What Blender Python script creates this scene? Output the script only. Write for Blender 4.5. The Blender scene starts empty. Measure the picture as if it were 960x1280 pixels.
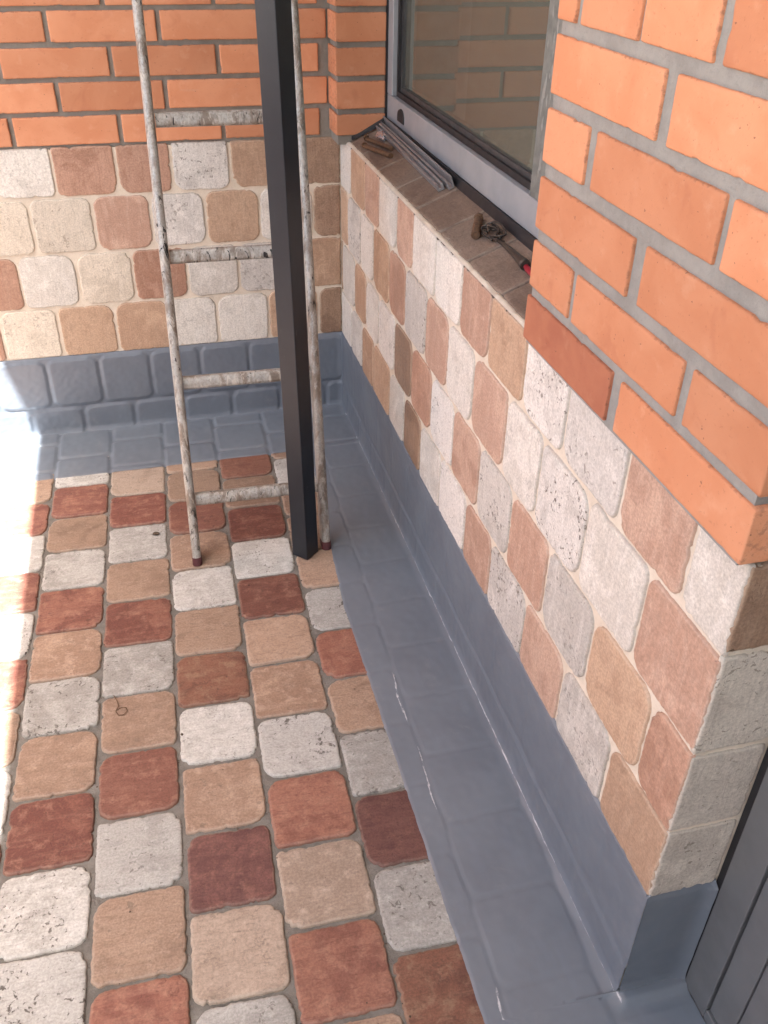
import bpy, bmesh, math, random
from mathutils import Matrix, Vector, noise as mnoise

S = bpy.context.scene
COL = S.collection
random.seed(7)

# ------------------------------------------------------------------ camera
cam_data = bpy.data.cameras.new("camera")
cam = bpy.data.objects.new("camera", cam_data)
COL.objects.link(cam)
cam_data.sensor_fit = 'HORIZONTAL'
cam_data.sensor_width = 36.0
cam_data.lens = 1125.5 / 960 * 36.0
cam_data.clip_start = 0.02
cam_data.clip_end = 600
R0 = Vector((0.96816, -0.24984, 0.01569))
R1 = Vector((-0.12917, -0.55228, -0.82359))
R2 = Vector((0.21444, 0.79534, -0.56696))
M = Matrix((R0, -R1, -R2)).transposed().to_4x4()
M.translation = Vector((-0.528, -2.479, 1.330))
cam.matrix_world = M
S.camera = cam

# ------------------------------------------------------------------ world, sun, exposure
SUN_T = Vector((0.23, 0.36, -1.0)).normalized()          # direction of travel
elev = math.asin(-SUN_T.z)
azim = math.atan2(-SUN_T.x, -SUN_T.y)                    # from +Y towards +X
W = bpy.data.worlds.new("World")
S.world = W
W.use_nodes = True
wn = W.node_tree.nodes
sky = wn.new('ShaderNodeTexSky')
sky.sky_type = 'NISHITA'
sky.sun_disc = False
sky.sun_elevation = elev
sky.sun_rotation = azim
sky.air_density = 1.0
sky.dust_density = 5.0
bg = wn['Background']
bg.inputs['Strength'].default_value = 0.072
W.node_tree.links.new(sky.outputs[0], bg.inputs[0])
sd = bpy.data.lights.new("sun", 'SUN')
sd.energy = 5.0
sd.angle = math.radians(0.55)
sd.color = (1.0, 0.985, 0.96)
sun = bpy.data.objects.new("sun", sd)
COL.objects.link(sun)
sun.location = (-3, -3, 8)
sun.rotation_euler = SUN_T.to_track_quat('-Z', 'Y').to_euler()
S.view_settings.view_transform = 'Standard'
S.view_settings.look = 'None'
S.view_settings.gamma = 1.0
S.view_settings.use_curve_mapping = False
S.view_settings.exposure = 3.08


# ------------------------------------------------------------------ material helpers
class NT:
    def __init__(self, name):
        self.m = bpy.data.materials.new(name)
        self.m.use_nodes = True
        self.t = self.m.node_tree
        self.n = self.t.nodes
        self.b = self.n['Principled BSDF']

    def new(self, typ, **kw):
        nd = self.n.new('ShaderNode' + typ)
        for k, v in kw.items():
            setattr(nd, k, v)
        return nd

    def link(self, a, b):
        self.t.links.new(a, b)

    def val(self, sock, v):
        if hasattr(v, 'is_linked') or isinstance(v, bpy.types.NodeSocket):
            self.link(v, sock)
        else:
            if isinstance(v, tuple) and len(v) == 3 and len(sock.default_value) == 4:
                v = (*v, 1)
            sock.default_value = v

    def math(self, op, a, b=0.0, clamp=False):
        nd = self.new('Math', operation=op, use_clamp=clamp)
        self.val(nd.inputs[0], a)
        self.val(nd.inputs[1], b)
        return nd.outputs[0]

    def mix(self, f, a, b, blend='MIX'):
        nd = self.new('Mix', data_type='RGBA', blend_type=blend)
        self.val(nd.inputs[0], f)
        self.val(nd.inputs[6], a)
        self.val(nd.inputs[7], b)
        return nd.outputs[2]

    def ramp(self, v, lo, hi, a=0.0, b=1.0):
        nd = self.new('MapRange', interpolation_type='SMOOTHSTEP')
        self.val(nd.inputs[0], v)
        for i, x in zip((1, 2, 3, 4), (lo, hi, a, b)):
            self.val(nd.inputs[i], x)
        return nd.outputs[0]

    def coords(self, jitter=True, scale=(1, 1, 1)):
        tc = self.new('TexCoord')
        mp = self.new('Mapping')
        mp.inputs['Scale'].default_value = scale
        self.link(tc.outputs['Object'], mp.inputs[0])
        if not jitter:
            return mp.outputs[0]
        oi = self.new('ObjectInfo')
        cb = self.new('CombineXYZ')
        self.link(self.math('MULTIPLY', oi.outputs['Random'], 37.0), cb.inputs[0])
        self.link(self.math('MULTIPLY', oi.outputs['Random'], 91.0), cb.inputs[1])
        self.link(self.math('MULTIPLY', oi.outputs['Random'], 53.0), cb.inputs[2])
        ad = self.new('VectorMath', operation='ADD')
        self.link(mp.outputs[0], ad.inputs[0])
        self.link(cb.outputs[0], ad.inputs[1])
        return ad.outputs[0]

    def noise(self, co, scale, detail=4.0, rough=0.55, dist=0.0):
        nd = self.new('TexNoise')
        self.link(co, nd.inputs['Vector'])
        nd.inputs['Scale'].default_value = scale
        nd.inputs['Detail'].default_value = detail
        nd.inputs['Roughness'].default_value = rough
        nd.inputs['Distortion'].default_value = dist
        return nd.outputs[0]

    def rnd(self, k=1.0):
        oi = self.new('ObjectInfo')
        return self.math('FRACT', self.math('MULTIPLY', oi.outputs['Random'], k))

    def attr(self, name):
        nd = self.new('Attribute', attribute_name=name)
        return nd.outputs['Fac']

    def bump(self, h, strength=0.5, dist=0.002):
        nd = self.new('Bump')
        nd.inputs['Strength'].default_value = strength
        nd.inputs['Distance'].default_value = dist
        self.link(h, nd.inputs['Height'])
        self.link(nd.outputs[0], self.b.inputs['Normal'])

    def done(self, color=None, rough=0.7, spec=0.4, metal=0.0):
        if color is not None:
            self.val(self.b.inputs['Base Color'], color)
        self.val(self.b.inputs['Roughness'], rough)
        self.b.inputs['Specular IOR Level'].default_value = spec
        self.val(self.b.inputs['Metallic'], metal)
        return self.m


def tile_mat(name, ca, cb, cc, pit=0.5, pitcol=(.10, .085, .07), rim=(.5, .45, .38), rimamt=.6,
             streak=0.35, rough=.62, vary=.12, blotch=.72, vein=(8, 1.1, 3)):
    """weathered stone-look tile: clouds, streaks, fine grain, dark pits, rim tint for chips and bevels catching light"""
    t = NT(name)
    co = t.coords()
    cs = t.coords(scale=vein)
    big = t.noise(co, 13, 5, .6, .6)
    mid = t.noise(co, 42, 6, .65, .3)
    fine = t.noise(co, 260, 4, .7)
    strk = t.noise(cs, 9, 6, .66, .5)
    vn = t.noise(cs, 21, 6, .7, .8)
    shift = t.ramp(t.rnd(29.7), 0, 1, -.10, .10)
    col = t.mix(t.ramp(t.math('ADD', big, shift), .42, .58), ca, tuple(q * .90 for q in cb))
    col = t.mix(t.ramp(t.rnd(43.1), .2, 1, 0, .25), col, cc)
    col = t.mix(t.math('MULTIPLY', t.ramp(strk, .48, .66), streak), col, cc)
    col = t.mix(t.math('MULTIPLY', t.ramp(mid, .48, .70), blotch), col, tuple(min(q * 1.08, .8) for q in cc))
    dk = t.ramp(t.noise(co, 24, 7, .68, .9), .55, .72)
    col = t.mix(t.math('MULTIPLY', dk, .38), col, tuple(q * .62 for q in cb))
    vm = t.math('MULTIPLY', t.ramp(vn, .50, .66), .42)
    col = t.mix(vm, col, tuple(q * .72 for q in cb))
    grain = t.ramp(fine, .28, .72, .80, 1.16)
    g = t.new('CombineColor')
    for i in range(3):
        t.link(grain, g.inputs[i])
    col = t.mix(1.0, col, g.outputs[0], 'MULTIPLY')
    # per-tile value
    v = t.ramp(t.rnd(17.3), 0, 1, 1 - vary, 1 + vary)
    g2 = t.new('CombineColor')
    for i in range(3):
        t.link(v, g2.inputs[i])
    col = t.mix(1.0, col, g2.outputs[0], 'MULTIPLY')
    # rim
    e = t.attr('edge')
    em = t.ramp(t.math('ADD', e, t.math('MULTIPLY', t.math('SUBTRACT', mid, .5), 1.6)), .55, 1.05)
    col = t.mix(t.math('MULTIPLY', em, rimamt), col, rim)  # pale rim on pavers also paints the light their bevels catch
    # pits gathered in patches
    pn = t.noise(co, 105, 3, .62, .8)
    patch = t.ramp(t.noise(co, 16, 3, .5), .42, .68)
    pm = t.ramp(t.math('ADD', pn, t.math('MULTIPLY', patch, .10)), .655, .70)
    pm = t.math('MULTIPLY', pm, t.ramp(t.rnd(5.1), 0, 1, pit * .6, pit * 1.3), True)
    col = t.mix(pm, col, pitcol)
    dirt = t.ramp(t.noise(co, 30, 8, .7, 1.2), .58, .78)
    col = t.mix(t.math('MULTIPLY', dirt, .45 * pit), col, pitcol)
    h = t.math('ADD', t.math('ADD', t.math('MULTIPLY', mid, .45), t.math('MULTIPLY', fine, .22)), t.math('MULTIPLY', vn, .35))
    h = t.math('SUBTRACT', h, t.math('MULTIPLY', pm, .5))
    t.bump(h, .7, .0026)
    return t.done(col, t.ramp(mid, .3, .7, rough - .1, rough + .12), .35)


MAT = {}
# floor pavers
MAT['f_white'] = tile_mat('paver_white', (.40, .393, .368), (.335, .325, .30), (.445, .44, .42), .68, (.085, .075, .065), rim=(.44, .415, .37), rimamt=.15, vary=.17, vein=(1.2, 6, 3))
MAT['f_tan'] = tile_mat('paver_tan', (.295, .203, .145), (.245, .160, .113), (.335, .245, .185), .3, rim=(.37, .30, .24), rimamt=.38, vary=.17, vein=(1.2, 6, 3))
MAT['f_beige'] = tile_mat('paver_beige', (.31, .245, .195), (.265, .203, .158), (.345, .275, .22), .35, rim=(.38, .335, .275), rimamt=.38, vary=.17, vein=(1.2, 6, 3))
MAT['f_red'] = tile_mat('paver_red', (.212, .092, .064), (.155, .056, .042), (.275, .148, .105), .35, (.07, .03, .024), rim=(.33, .235, .18), rimamt=.24, vary=.17, vein=(1.2, 6, 3))
MAT['f_dark'] = tile_mat('paver_dark_red', (.130, .058, .050), (.095, .040, .038), (.175, .088, .068), .35, (.05, .025, .022), rim=(.30, .22, .17), rimamt=.24, vary=.17, vein=(1.2, 6, 3))
MAT['f_brown'] = tile_mat('paver_red_brown', (.195, .088, .058), (.14, .058, .042), (.255, .160, .105), .45, (.05, .03, .024), rim=(.31, .235, .175), rimamt=.24, vary=.17, vein=(1.2, 6, 3))
# wall tiles
MAT['w_white'] = tile_mat('wall_tile_white', (.68, .64, .57), (.62, .575, .505), (.72, .685, .63), .22, rim=(.40, .345, .28), rimamt=.40, vary=.06, blotch=.30)
MAT['w_spot'] = tile_mat('wall_tile_pitted_white', (.65, .615, .56), (.57, .535, .485), (.70, .67, .62), .8, (.20, .175, .15), rim=(.40, .345, .28), rimamt=.40, streak=.5, vary=.07, blotch=.30)
MAT['w_grey'] = tile_mat('wall_tile_grey_white', (.58, .545, .49), (.50, .465, .415), (.63, .595, .54), .6, (.14, .125, .11), rim=(.40, .345, .28), rimamt=.40, streak=.8, vary=.06, blotch=.30)
MAT['w_cream'] = tile_mat('wall_tile_cream', (.62, .545, .44), (.555, .48, .38), (.66, .595, .50), .35, (.2, .16, .12), rim=(.6, .53, .44), rimamt=.3, vary=.06, blotch=.30)
MAT['w_tan'] = tile_mat('wall_tile_tan', (.49, .33, .22), (.43, .275, .18), (.53, .38, .27), .14, (.24, .15, .10), rim=(.56, .44, .33), rimamt=.35, vary=.07, blotch=.30)
MAT['w_pink'] = tile_mat('wall_tile_pink', (.52, .345, .255), (.46, .285, .205), (.56, .405, .315), .14, (.26, .14, .10), rim=(.56, .43, .34), rimamt=.35, vary=.07, blotch=.30)
MAT['w_red'] = tile_mat('wall_tile_terracotta', (.45, .265, .185), (.385, .21, .14), (.50, .325, .235), .2, (.2, .10, .07), rim=(.52, .38, .28), rimamt=.35, vary=.08, blotch=.30)
MAT['w_brown'] = tile_mat('wall_tile_brown', (.34, .22, .145), (.28, .175, .115), (.40, .28, .20), .25, (.15, .095, .065), rim=(.48, .38, .28), rimamt=.35, vary=.08, blotch=.30)
MAT['w_end'] = tile_mat('wall_tile_end_beige', (.57, .515, .44), (.50, .445, .38), (.61, .56, .49), .6, (.17, .14, .11), rim=(.5, .44, .36), rimamt=.3, vary=.05, blotch=.3)
MAT['sill'] = tile_mat('sill_tile_brown', (.185, .135, .102), (.150, .106, .080), (.23, .175, .135), .4, (.07, .05, .04), rim=(.30, .24, .19), rimamt=.4, vary=.06)


def brick_mat(name, ca, cb, cc):
    t = NT(name)
    co = t.coords()
    big = t.noise(co, 9, 4, .55, .5)
    mid = t.noise(co, 34, 6, .6)
    fine = t.noise(co, 420, 3, .6)
    col = t.mix(t.ramp(big, .35, .65), ca, cb)
    col = t.mix(t.math('MULTIPLY', t.ramp(mid, .55, .75), .5), col, cc)
    blush = t.ramp(t.noise(co, 17, 3, .5, .8), .60, .74)
    col = t.mix(t.math('MULTIPLY', blush, .35), col, (ca[0] * .72, ca[1] * .58, ca[2] * .58))
    v = t.ramp(t.rnd(11.7), 0, 1, .84, 1.08)
    g2 = t.new('CombineColor')
    for i in range(3):
        t.link(v, g2.inputs[i])
    col = t.mix(1.0, col, g2.outputs[0], 'MULTIPLY')
    e = t.attr('edge')
    em = t.ramp(t.math('ADD', e, t.math('MULTIPLY', t.math('SUBTRACT', t.noise(co, 120, 5, .7), .5), 1.9)), 0.95, 1.3)
    col = t.mix(t.math('MULTIPLY', em, .5), col, (ca[0] * .33, ca[1] * .34, ca[2] * .4))
    specks = t.ramp(t.noise(co, 150, 2, .5), .73, .76)
    col = t.mix(t.math('MULTIPLY', specks, .6), col, (.10, .06, .045))
    # pale lime streaks
    lime = t.ramp(t.noise(t.coords(scale=(1, 6, 1)), 14, 5, .7), .63, .80)
    col = t.mix(t.math('MULTIPLY', lime, .32), col, (.55, .40, .30))
    pores = t.ramp(t.noise(co, 230, 3, .6, .3), .62, .72)
    col = t.mix(t.math('MULTIPLY', pores, .28), col, (ca[0] * .55, ca[1] * .5, ca[2] * .5))
    h = t.math('SUBTRACT', t.math('ADD', t.math('MULTIPLY', mid, .6), t.math('MULTIPLY', fine, .3)), t.math('MULTIPLY', pores, .4))
    t.bump(h, .5, .0014)
    return t.done(col, .72, .3)


MAT['brick'] = brick_mat('orange_brick', (.615, .28, .152), (.56, .235, .120), (.655, .345, .21))
MAT['brick_dark'] = brick_mat('burnt_brick', (.40, .155, .085), (.34, .12, .068), (.44, .20, .12))


def rough_mat(name, ca, cb, scale, rough=.85, bump=.7, dist=.003, jitter=False, spec=.25):
    t = NT(name)
    co = t.coords(jitter)
    a = t.noise(co, scale, 6, .65)
    b = t.noise(co, scale * 6, 5, .7)
    col = t.mix(t.ramp(a, .3, .7), ca, cb)
    col = t.mix(t.math('MULTIPLY', t.ramp(b, .5, .8), .35), col, (ca[0] * .55, ca[1] * .55, ca[2] * .55))
    t.bump(t.math('ADD', t.math('MULTIPLY', a, .5), t.math('MULTIPLY', b, .6)), bump, dist)
    return t.done(col, rough, spec)


MAT['mortar'] = rough_mat('grey_mortar', (.275, .255, .222), (.215, .20, .172), 22)
MAT['mortar_pale'] = rough_mat('pale_grey_mortar', (.315, .31, .285), (.25, .247, .228), 26, bump=.9)
MAT['grout_floor'] = rough_mat('grey_joint', (.20, .188, .168), (.135, .126, .112), 30, bump=1.0, dist=.004)
MAT['grout_wall'] = rough_mat('cream_grout', (.70, .62, .51), (.62, .54, .43), 26, bump=.5)
MAT['plaster'] = rough_mat('white_plaster', (.70, .72, .73), (.64, .66, .67), 6, bump=.15)
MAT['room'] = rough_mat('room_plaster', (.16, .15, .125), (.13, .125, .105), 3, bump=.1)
MAT['brickplain'] = rough_mat('brick_render', (.46, .24, .15), (.40, .20, .12), 9, bump=.3)
MAT['earth'] = rough_mat('light_gravel', (.34, .31, .27), (.26, .24, .20), 3, bump=.6)


def coat_mat():
    t = NT('blue_grey_membrane')
    co = t.coords(False)
    a = t.noise(co, 5, 5, .6, .4)
    b = t.noise(co, 38, 2, .5)
    brush = t.noise(t.coords(False, (14, 3, 8)), 3, 3, .5)
    col = t.mix(t.ramp(a, .3, .7), (.150, .175, .207), (.126, .147, .177))
    col = t.mix(t.math('MULTIPLY', t.ramp(brush, .5, .75), .35), col, (.155, .182, .222))
    dust = t.ramp(t.noise(co, 12, 7, .7, .5), .55, .80)
    col = t.mix(t.math('MULTIPLY', dust, .45), col, (.24, .245, .25))
    sc = t.attr('painted_glint')
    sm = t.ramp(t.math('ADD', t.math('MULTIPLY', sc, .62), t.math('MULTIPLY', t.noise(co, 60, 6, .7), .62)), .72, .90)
    col = t.mix(t.math('MULTIPLY', sm, .85), col, (.62, .62, .64))  # paints pale glints along cove and joints, plus the whitish ridge
    t.bump(t.math('ADD', t.math('ADD', t.math('MULTIPLY', b, .10), t.math('MULTIPLY', a, .15)), t.math('MULTIPLY', brush, .06)), .25, .0030)
    return t.done(col, t.ramp(a, .3, .7, .33, .43), .6)


MAT['coat'] = coat_mat()


def metal_mat(name, base, base2, rough, metal, scale=40, bump=.05):
    t = NT(name)
    co = t.coords()
    n = t.noise(co, scale, 5, .6)
    col = t.mix(t.ramp(n, .35, .7), base, base2)
    t.bump(n, bump, .001)
    return t.done(col, t.ramp(n, .3, .7, rough - .06, rough + .08), .5, metal)




def post_mat():
    t = NT('charcoal_paint')
    co = t.coords()
    n = t.noise(co, 25, 5, .6)
    col = t.mix(t.ramp(n, .35, .7), (.008, .0105, .016), (.0115, .014, .0195))
    dust = t.ramp(t.noise(t.coords(scale=(1, 1, .25)), 18, 8, .72, .6), .56, .78)
    col = t.mix(t.math('MULTIPLY', dust, .30), col, (.05, .05, .05))
    scr = t.ramp(t.noise(t.coords(scale=(5, 5, .5)), 55, 3, .6, .5), .72, .75)
    col = t.mix(t.math('MULTIPLY', scr, .5), col, (.13, .13, .13))
    t.bump(n, .08, .001)
    return t.done(col, t.ramp(dust, 0, 1, .46, .7), .5)


MAT['post'] = post_mat()
MAT['frame'] = metal_mat('grey_blue_aluminium', (.345, .37, .395), (.31, .335, .36), .42, .25, 14, .03)
MAT['doorframe'] = metal_mat('dark_grey_aluminium', (.15, .155, .16), (.135, .14, .145), .40, .2, 14, .03)
MAT['alu'] = metal_mat('mill_aluminium', (.46, .48, .50), (.38, .40, .42), .38, .7, 60, .1)
MAT['black'] = metal_mat('black_rubber', (.012, .012, .014), (.02, .02, .022), .6, 0, 70, .3)
MAT['rust'] = metal_mat('rusty_steel', (.15, .08, .04), (.09, .055, .035), .75, .2, 160, .6)
MAT['darkwire'] = metal_mat('dark_steel', (.05, .045, .04), (.09, .07, .055), .5, .5, 150, .4)
MAT['redplastic'] = metal_mat('red_plastic', (.30, .012, .03), (.25, .01, .024), .4, 0, 30, .05)
MAT['foil'] = metal_mat('foil', (.7, .7, .72), (.55, .55, .58), .2, .8, 90, .4)
MAT['cap'] = metal_mat('maroon_rubber', (.075, .016, .02), (.05, .014, .016), .7, 0, 80, .3)


def ladder_mat():
    t = NT('paint_spattered_metal')
    co = t.coords()
    cz = t.coords(scale=(1, 1, .30))
    n1 = t.noise(co, 190, 5, .7, .4)
    n2 = t.noise(cz, 30, 5, .65, .6)
    n3 = t.noise(cz, 75, 6, .72, .8)
    col = t.mix(t.ramp(n1, .35, .65), (.42, .405, .375), (.30, .285, .255))
    col = t.mix(t.math('MULTIPLY', t.ramp(n2, .46, .60), .75), col, (.165, .12, .085))     # brown grime
    col = t.mix(t.math('MULTIPLY', t.ramp(n3, .52, .62), .70), col, (.52, .48, .42))        # plaster spatter
    bl = t.ramp(t.noise(cz, 85, 4, .6, 1.2), .59, .63)
    bl = t.math('MULTIPLY', bl, t.ramp(t.noise(co, 9, 2, .5), .40, .60))
    col = t.mix(bl, col, (.02, .02, .02))                                                 # dark paint
    t.bump(t.math('ADD', n3, t.math('MULTIPLY', n1, .5)), .45, .0012)
    return t.done(col, t.ramp(n3, .45, .62, .36, .7), .5, t.ramp(n3, .48, .62, .35, .0))


MAT['ladder'] = ladder_mat()


def glass_mat():
    m = bpy.data.materials.new('tinted_glass')
    m.use_nodes = True
    n = m.node_tree.nodes
    L = m.node_tree.links
    n.remove(n['Principled BSDF'])
    out = n['Material Output']
    tr = n.new('ShaderNodeBsdfTransparent')
    tr.inputs[0].default_value = (.55, .56, .52, 1)
    gl = n.new('ShaderNodeBsdfGlossy')
    gl.inputs['Roughness'].default_value = .004
    gl.inputs['Color'].default_value = (.80, .88, .80, 1)
    fr = n.new('ShaderNodeFresnel')
    fr.inputs['IOR'].default_value = 3.0
    mx = n.new('ShaderNodeMixShader')
    L.new(fr.outputs[0], mx.inputs[0])
    L.new(tr.outputs[0], mx.inputs[1])
    L.new(gl.outputs[0], mx.inputs[2])
    df = n.new('ShaderNodeBsdfDiffuse')                 # thin film of building dust
    df.inputs[0].default_value = (.38, .40, .34, 1)
    m2 = n.new('ShaderNodeMixShader')
    m2.inputs[0].default_value = .20
    L.new(mx.outputs[0], m2.inputs[1])
    L.new(df.outputs[0], m2.inputs[2])
    L.new(m2.outputs[0], out.inputs[0])
    return m


MAT['glass'] = glass_mat()


# ------------------------------------------------------------------ object helpers
def link(name, me, mat, parent=None, mw=None):
    o = bpy.data.objects.new(name, me)
    COL.objects.link(o)
    if mat is not None and len(me.materials) == 0:
        me.materials.append(MAT[mat])
    if parent is not None:
        o.parent = parent
        if mw is None:
            mw = Matrix.Identity(4)
        pw = parent.matrix_basis if parent.parent is None else parent.parent.matrix_basis @ parent.matrix_basis
        o.matrix_basis = pw.inverted() @ mw
    elif mw is not None:
        o.matrix_basis = mw
    return o


def tag(o, label=None, cat=None, group=None, kind=None):
    if label:
        o['label'] = label
    if cat:
        o['category'] = cat
    if group:
        o['group'] = group
    if kind:
        o['kind'] = kind
    return o


def empty(name, loc):
    o = bpy.data.objects.new(name, None)
    COL.objects.link(o)
    o.empty_display_size = .05
    o.matrix_basis = Matrix.Translation(loc)
    return o


def mesh(name, verts, faces, smooth=False):
    me = bpy.data.meshes.new(name)
    me.from_pydata(verts, [], faces)
    me.update()
    if smooth:
        me.polygons.foreach_set('use_smooth', [True] * len(me.polygons))
    return me


def box_me(name, x0, x1, y0, y1, z0, z1, bev=0.0, seg=2):
    bm = bmesh.new()
    bmesh.ops.create_cube(bm, size=1.0)
    for v in bm.verts:
        v.co = Vector(((x0 + x1) / 2 + v.co.x * (x1 - x0), (y0 + y1) / 2 + v.co.y * (y1 - y0), (z0 + z1) / 2 + v.co.z * (z1 - z0)))
    if bev > 0:
        bmesh.ops.bevel(bm, geom=list(bm.edges), offset=bev, segments=seg, affect='EDGES', profile=.5)
    me = bpy.data.meshes.new(name)
    bm.to_mesh(me)
    bm.free()
    return me


def box(name, x0, x1, y0, y1, z0, z1, mat, parent=None, bev=0.0):
    return link(name, box_me(name, x0, x1, y0, y1, z0, z1, bev), mat, parent)


def frame(kind, origin):
    """local u,v,w -> world for a surface; w points out of the surface"""
    ax = {'floor': ((1, 0, 0), (0, 1, 0), (0, 0, 1)),
          'back': ((1, 0, 0), (0, 0, 1), (0, -1, 0)),
          'right': ((0, -1, 0), (0, 0, 1), (-1, 0, 0))}[kind]
    m = Matrix(ax).transposed().to_4x4()
    m.translation = Vector(origin)
    return m


def outline(w, h, rad, rng, amp=.0012, chips=2, step=.0075, chipd=.003):
    """points round an uneven rounded rectangle, with inward normals"""
    hw, hh = w / 2, h / 2
    lim = min(hw, hh) * .95
    r = [min(x, lim) for x in rad]                      # ne, nw, sw, se
    pts = []

    def seg(a, b):
        L = (b - a).length
        n = max(1, int(round(L / step)))
        d = (b - a).normalized()
        nrm = Vector((d.y, -d.x))
        for i in range(n):
            pts.append((a.lerp(b, i / n), nrm, 1.0))

    def arc(c, rr, a0):
        n = max(2, int(round(rr * 1.57 / step * 1.3)))
        for i in range(n):
            a = a0 + math.pi / 2 * i / n
            d = Vector((math.cos(a), math.sin(a)))
            pts.append((c + d * rr, d, rr))
    # start on the right side going up
    seg(Vector((hw, -hh + r[3])), Vector((hw, hh - r[0])))
    arc(Vector((hw - r[0], hh - r[0])), r[0], 0)
    seg(Vector((hw - r[0], hh)), Vector((-hw + r[1], hh)))
    arc(Vector((-hw + r[1], hh - r[1])), r[1], math.pi / 2)
    seg(Vector((-hw, hh - r[1])), Vector((-hw, -hh + r[2])))
    arc(Vector((-hw + r[2], -hh + r[2])), r[2], math.pi)
    seg(Vector((-hw + r[2], -hh)), Vector((hw - r[3], -hh)))
    arc(Vector((hw - r[3], -hh + r[3])), r[3], math.pi * 1.5)
    off = rng.random() * 100
    ch = [(rng.choice(pts)[0], rng.uniform(.5, 1) * chipd, rng.uniform(.003, .007)) for _ in range(chips)]
    res = []
    for p, n, rr in pts:
        d = mnoise.noise(Vector((p.x * 30 + off, p.y * 30, off))) * amp * .8 + mnoise.noise(Vector((p.x * 170, p.y * 170 + off, off))) * amp * .9
        for c, cd, cr in ch:
            q = (p - c).length / cr
            if q < 1:
                d -= cd * (1 - q * q)
        if rr < .006:
            d = max(d, -.0004)
        res.append((p + n * d, n, rr))
    return res


def tile_me(name, w, h, rad, rng, amp=.0012, chips=2, bev=.0022, depth=.010, rim=.007, step=.0075, chipd=.003):
    ol = outline(w, h, rad, rng, amp, chips, step, chipd)
    n = len(ol)
    V, F, E = [], [], []
    for k, (ins, z, e) in enumerate(((-.0008, -depth, 1), (0, -bev, 1), (bev * .45, -bev * .35, 1), (bev * 1.2, 0, .9), (bev * 1.2 + rim, .0003, 0))):
        for p, nn, rr in ol:
            q = Vector((p.x * (1 - 2 * ins / w), p.y * (1 - 2 * ins / h)))
            V.append((q.x, q.y, z))
            E.append(e)
    for k in range(4):
        for i in range(n):
            j = (i + 1) % n
            F.append((k * n + i, k * n + j, (k + 1) * n + j, (k + 1) * n + i))
    V.append((0, 0, .0003))
    E.append(0)
    for i in range(n):
        F.append((4 * n + i, 4 * n + (i + 1) % n, 5 * n))
    me = bpy.data.meshes.new(name)
    me.from_pydata(V, [], F)
    a = me.attributes.new('edge', 'FLOAT', 'POINT')
    a.data.foreach_set('value', E)
    sm = [len(f) == 4 for f in F]
    me.polygons.foreach_set('use_smooth', sm)
    me.update()
    return me


def jig(rng, a=.004):
    return Matrix.Rotation(rng.gauss(0, a), 4, 'X') @ Matrix.Rotation(rng.gauss(0, a), 4, 'Y')


def skin(name, rows, mat, parent, painted_glint=None):
    """quad sheet from rows of points"""
    nu = len(rows[0])
    V = [p for r in rows for p in r]
    F = []
    for i in range(len(rows) - 1):
        for j in range(nu - 1):
            a = i * nu + j
            F.append((a, a + 1, a + nu + 1, a + nu))
    me = mesh(name, V, F, True)
    at = me.attributes.new('painted_glint', 'FLOAT', 'POINT')
    if painted_glint:
        at.data.foreach_set('value', [s for r in painted_glint for s in r])
    return link(name, me, mat, parent)


def extrude_profile(name, pts, p0, p1, up, mat, parent=None):
    """closed 2D section (side, up) swept from p0 to p1"""
    p0, p1, up = Vector(p0), Vector(p1), Vector(up)
    d = (p1 - p0).normalized()
    side = d.cross(up).normalized()
    up = side.cross(d).normalized()
    n = len(pts)
    V = [tuple(p + side * a + up * b) for p in (p0, p1) for a, b in pts]
    F = [(i, (i + 1) % n, n + (i + 1) % n, n + i) for i in range(n)]
    F.append(tuple(range(n - 1, -1, -1)))
    F.append(tuple(range(n, 2 * n)))
    me = mesh(name, V, F)
    bm = bmesh.new()
    bm.from_mesh(me)
    bmesh.ops.recalc_face_normals(bm, faces=bm.faces)
    bm.to_mesh(me)
    bm.free()
    return link(name, me, mat, parent)


def tube_me(name, path, rad, seg=10, closed_ends=True):
    V, F = [], []
    n = len(path)
    path = [Vector(p) for p in path]
    rads = rad if isinstance(rad, (list, tuple)) else [rad] * n
    prev = None
    for i, p in enumerate(path):
        d = (path[min(i + 1, n - 1)] - path[max(i - 1, 0)]).normalized()
        if prev is None:
            a = d.orthogonal().normalized()
        else:
            a = (prev - d * prev.dot(d)).normalized()
        prev = a
        b = d.cross(a)
        for k in range(seg):
            t = 2 * math.pi * k / seg
            V.append(tuple(p + (a * math.cos(t) + b * math.sin(t)) * rads[i]))
    for i in range(n - 1):
        for k in range(seg):
            F.append((i * seg + k, i * seg + (k + 1) % seg, (i + 1) * seg + (k + 1) % seg, (i + 1) * seg + k))
    if closed_ends:
        F.append(tuple(range(seg - 1, -1, -1)))
        F.append(tuple(range((n - 1) * seg, n * seg)))
    me = mesh(name, V, F)
    me.polygons.foreach_set('use_smooth', [len(f) == 4 for f in F])
    return me


def smooth01(x):
    x = max(0.0, min(1.0, x))
    return x * x * (3 - 2 * x)


SILL = .797          # top of the tiled plinth
COAT = .242          # top of the painted band
YEND = -1.900        # near end of the plinth
ROOFZ = 2.55
FX0, FY0 = -1.95, -2.75     # extent of individually laid pavers

# ------------------------------------------------------------------ ground, roof, room
g = mesh('ground', [(-150, -150, -.06), (150, -150, -.06), (150, 150, -.06), (-150, 150, -.06)], [(0, 1, 2, 3)])
tag(link('ground', g, 'earth'), kind='structure')
floor = tag(box('floor', -2.6, .30, -5.0, .05, -.12, -.0055, 'grout_floor'), kind='structure')
ROOF_EDGE = -.912 - .23 * ROOFZ
tag(box('roof', ROOF_EDGE, 3.0, -5.2, .45, ROOFZ, ROOFZ + .18, 'plaster'), kind='structure')

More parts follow.
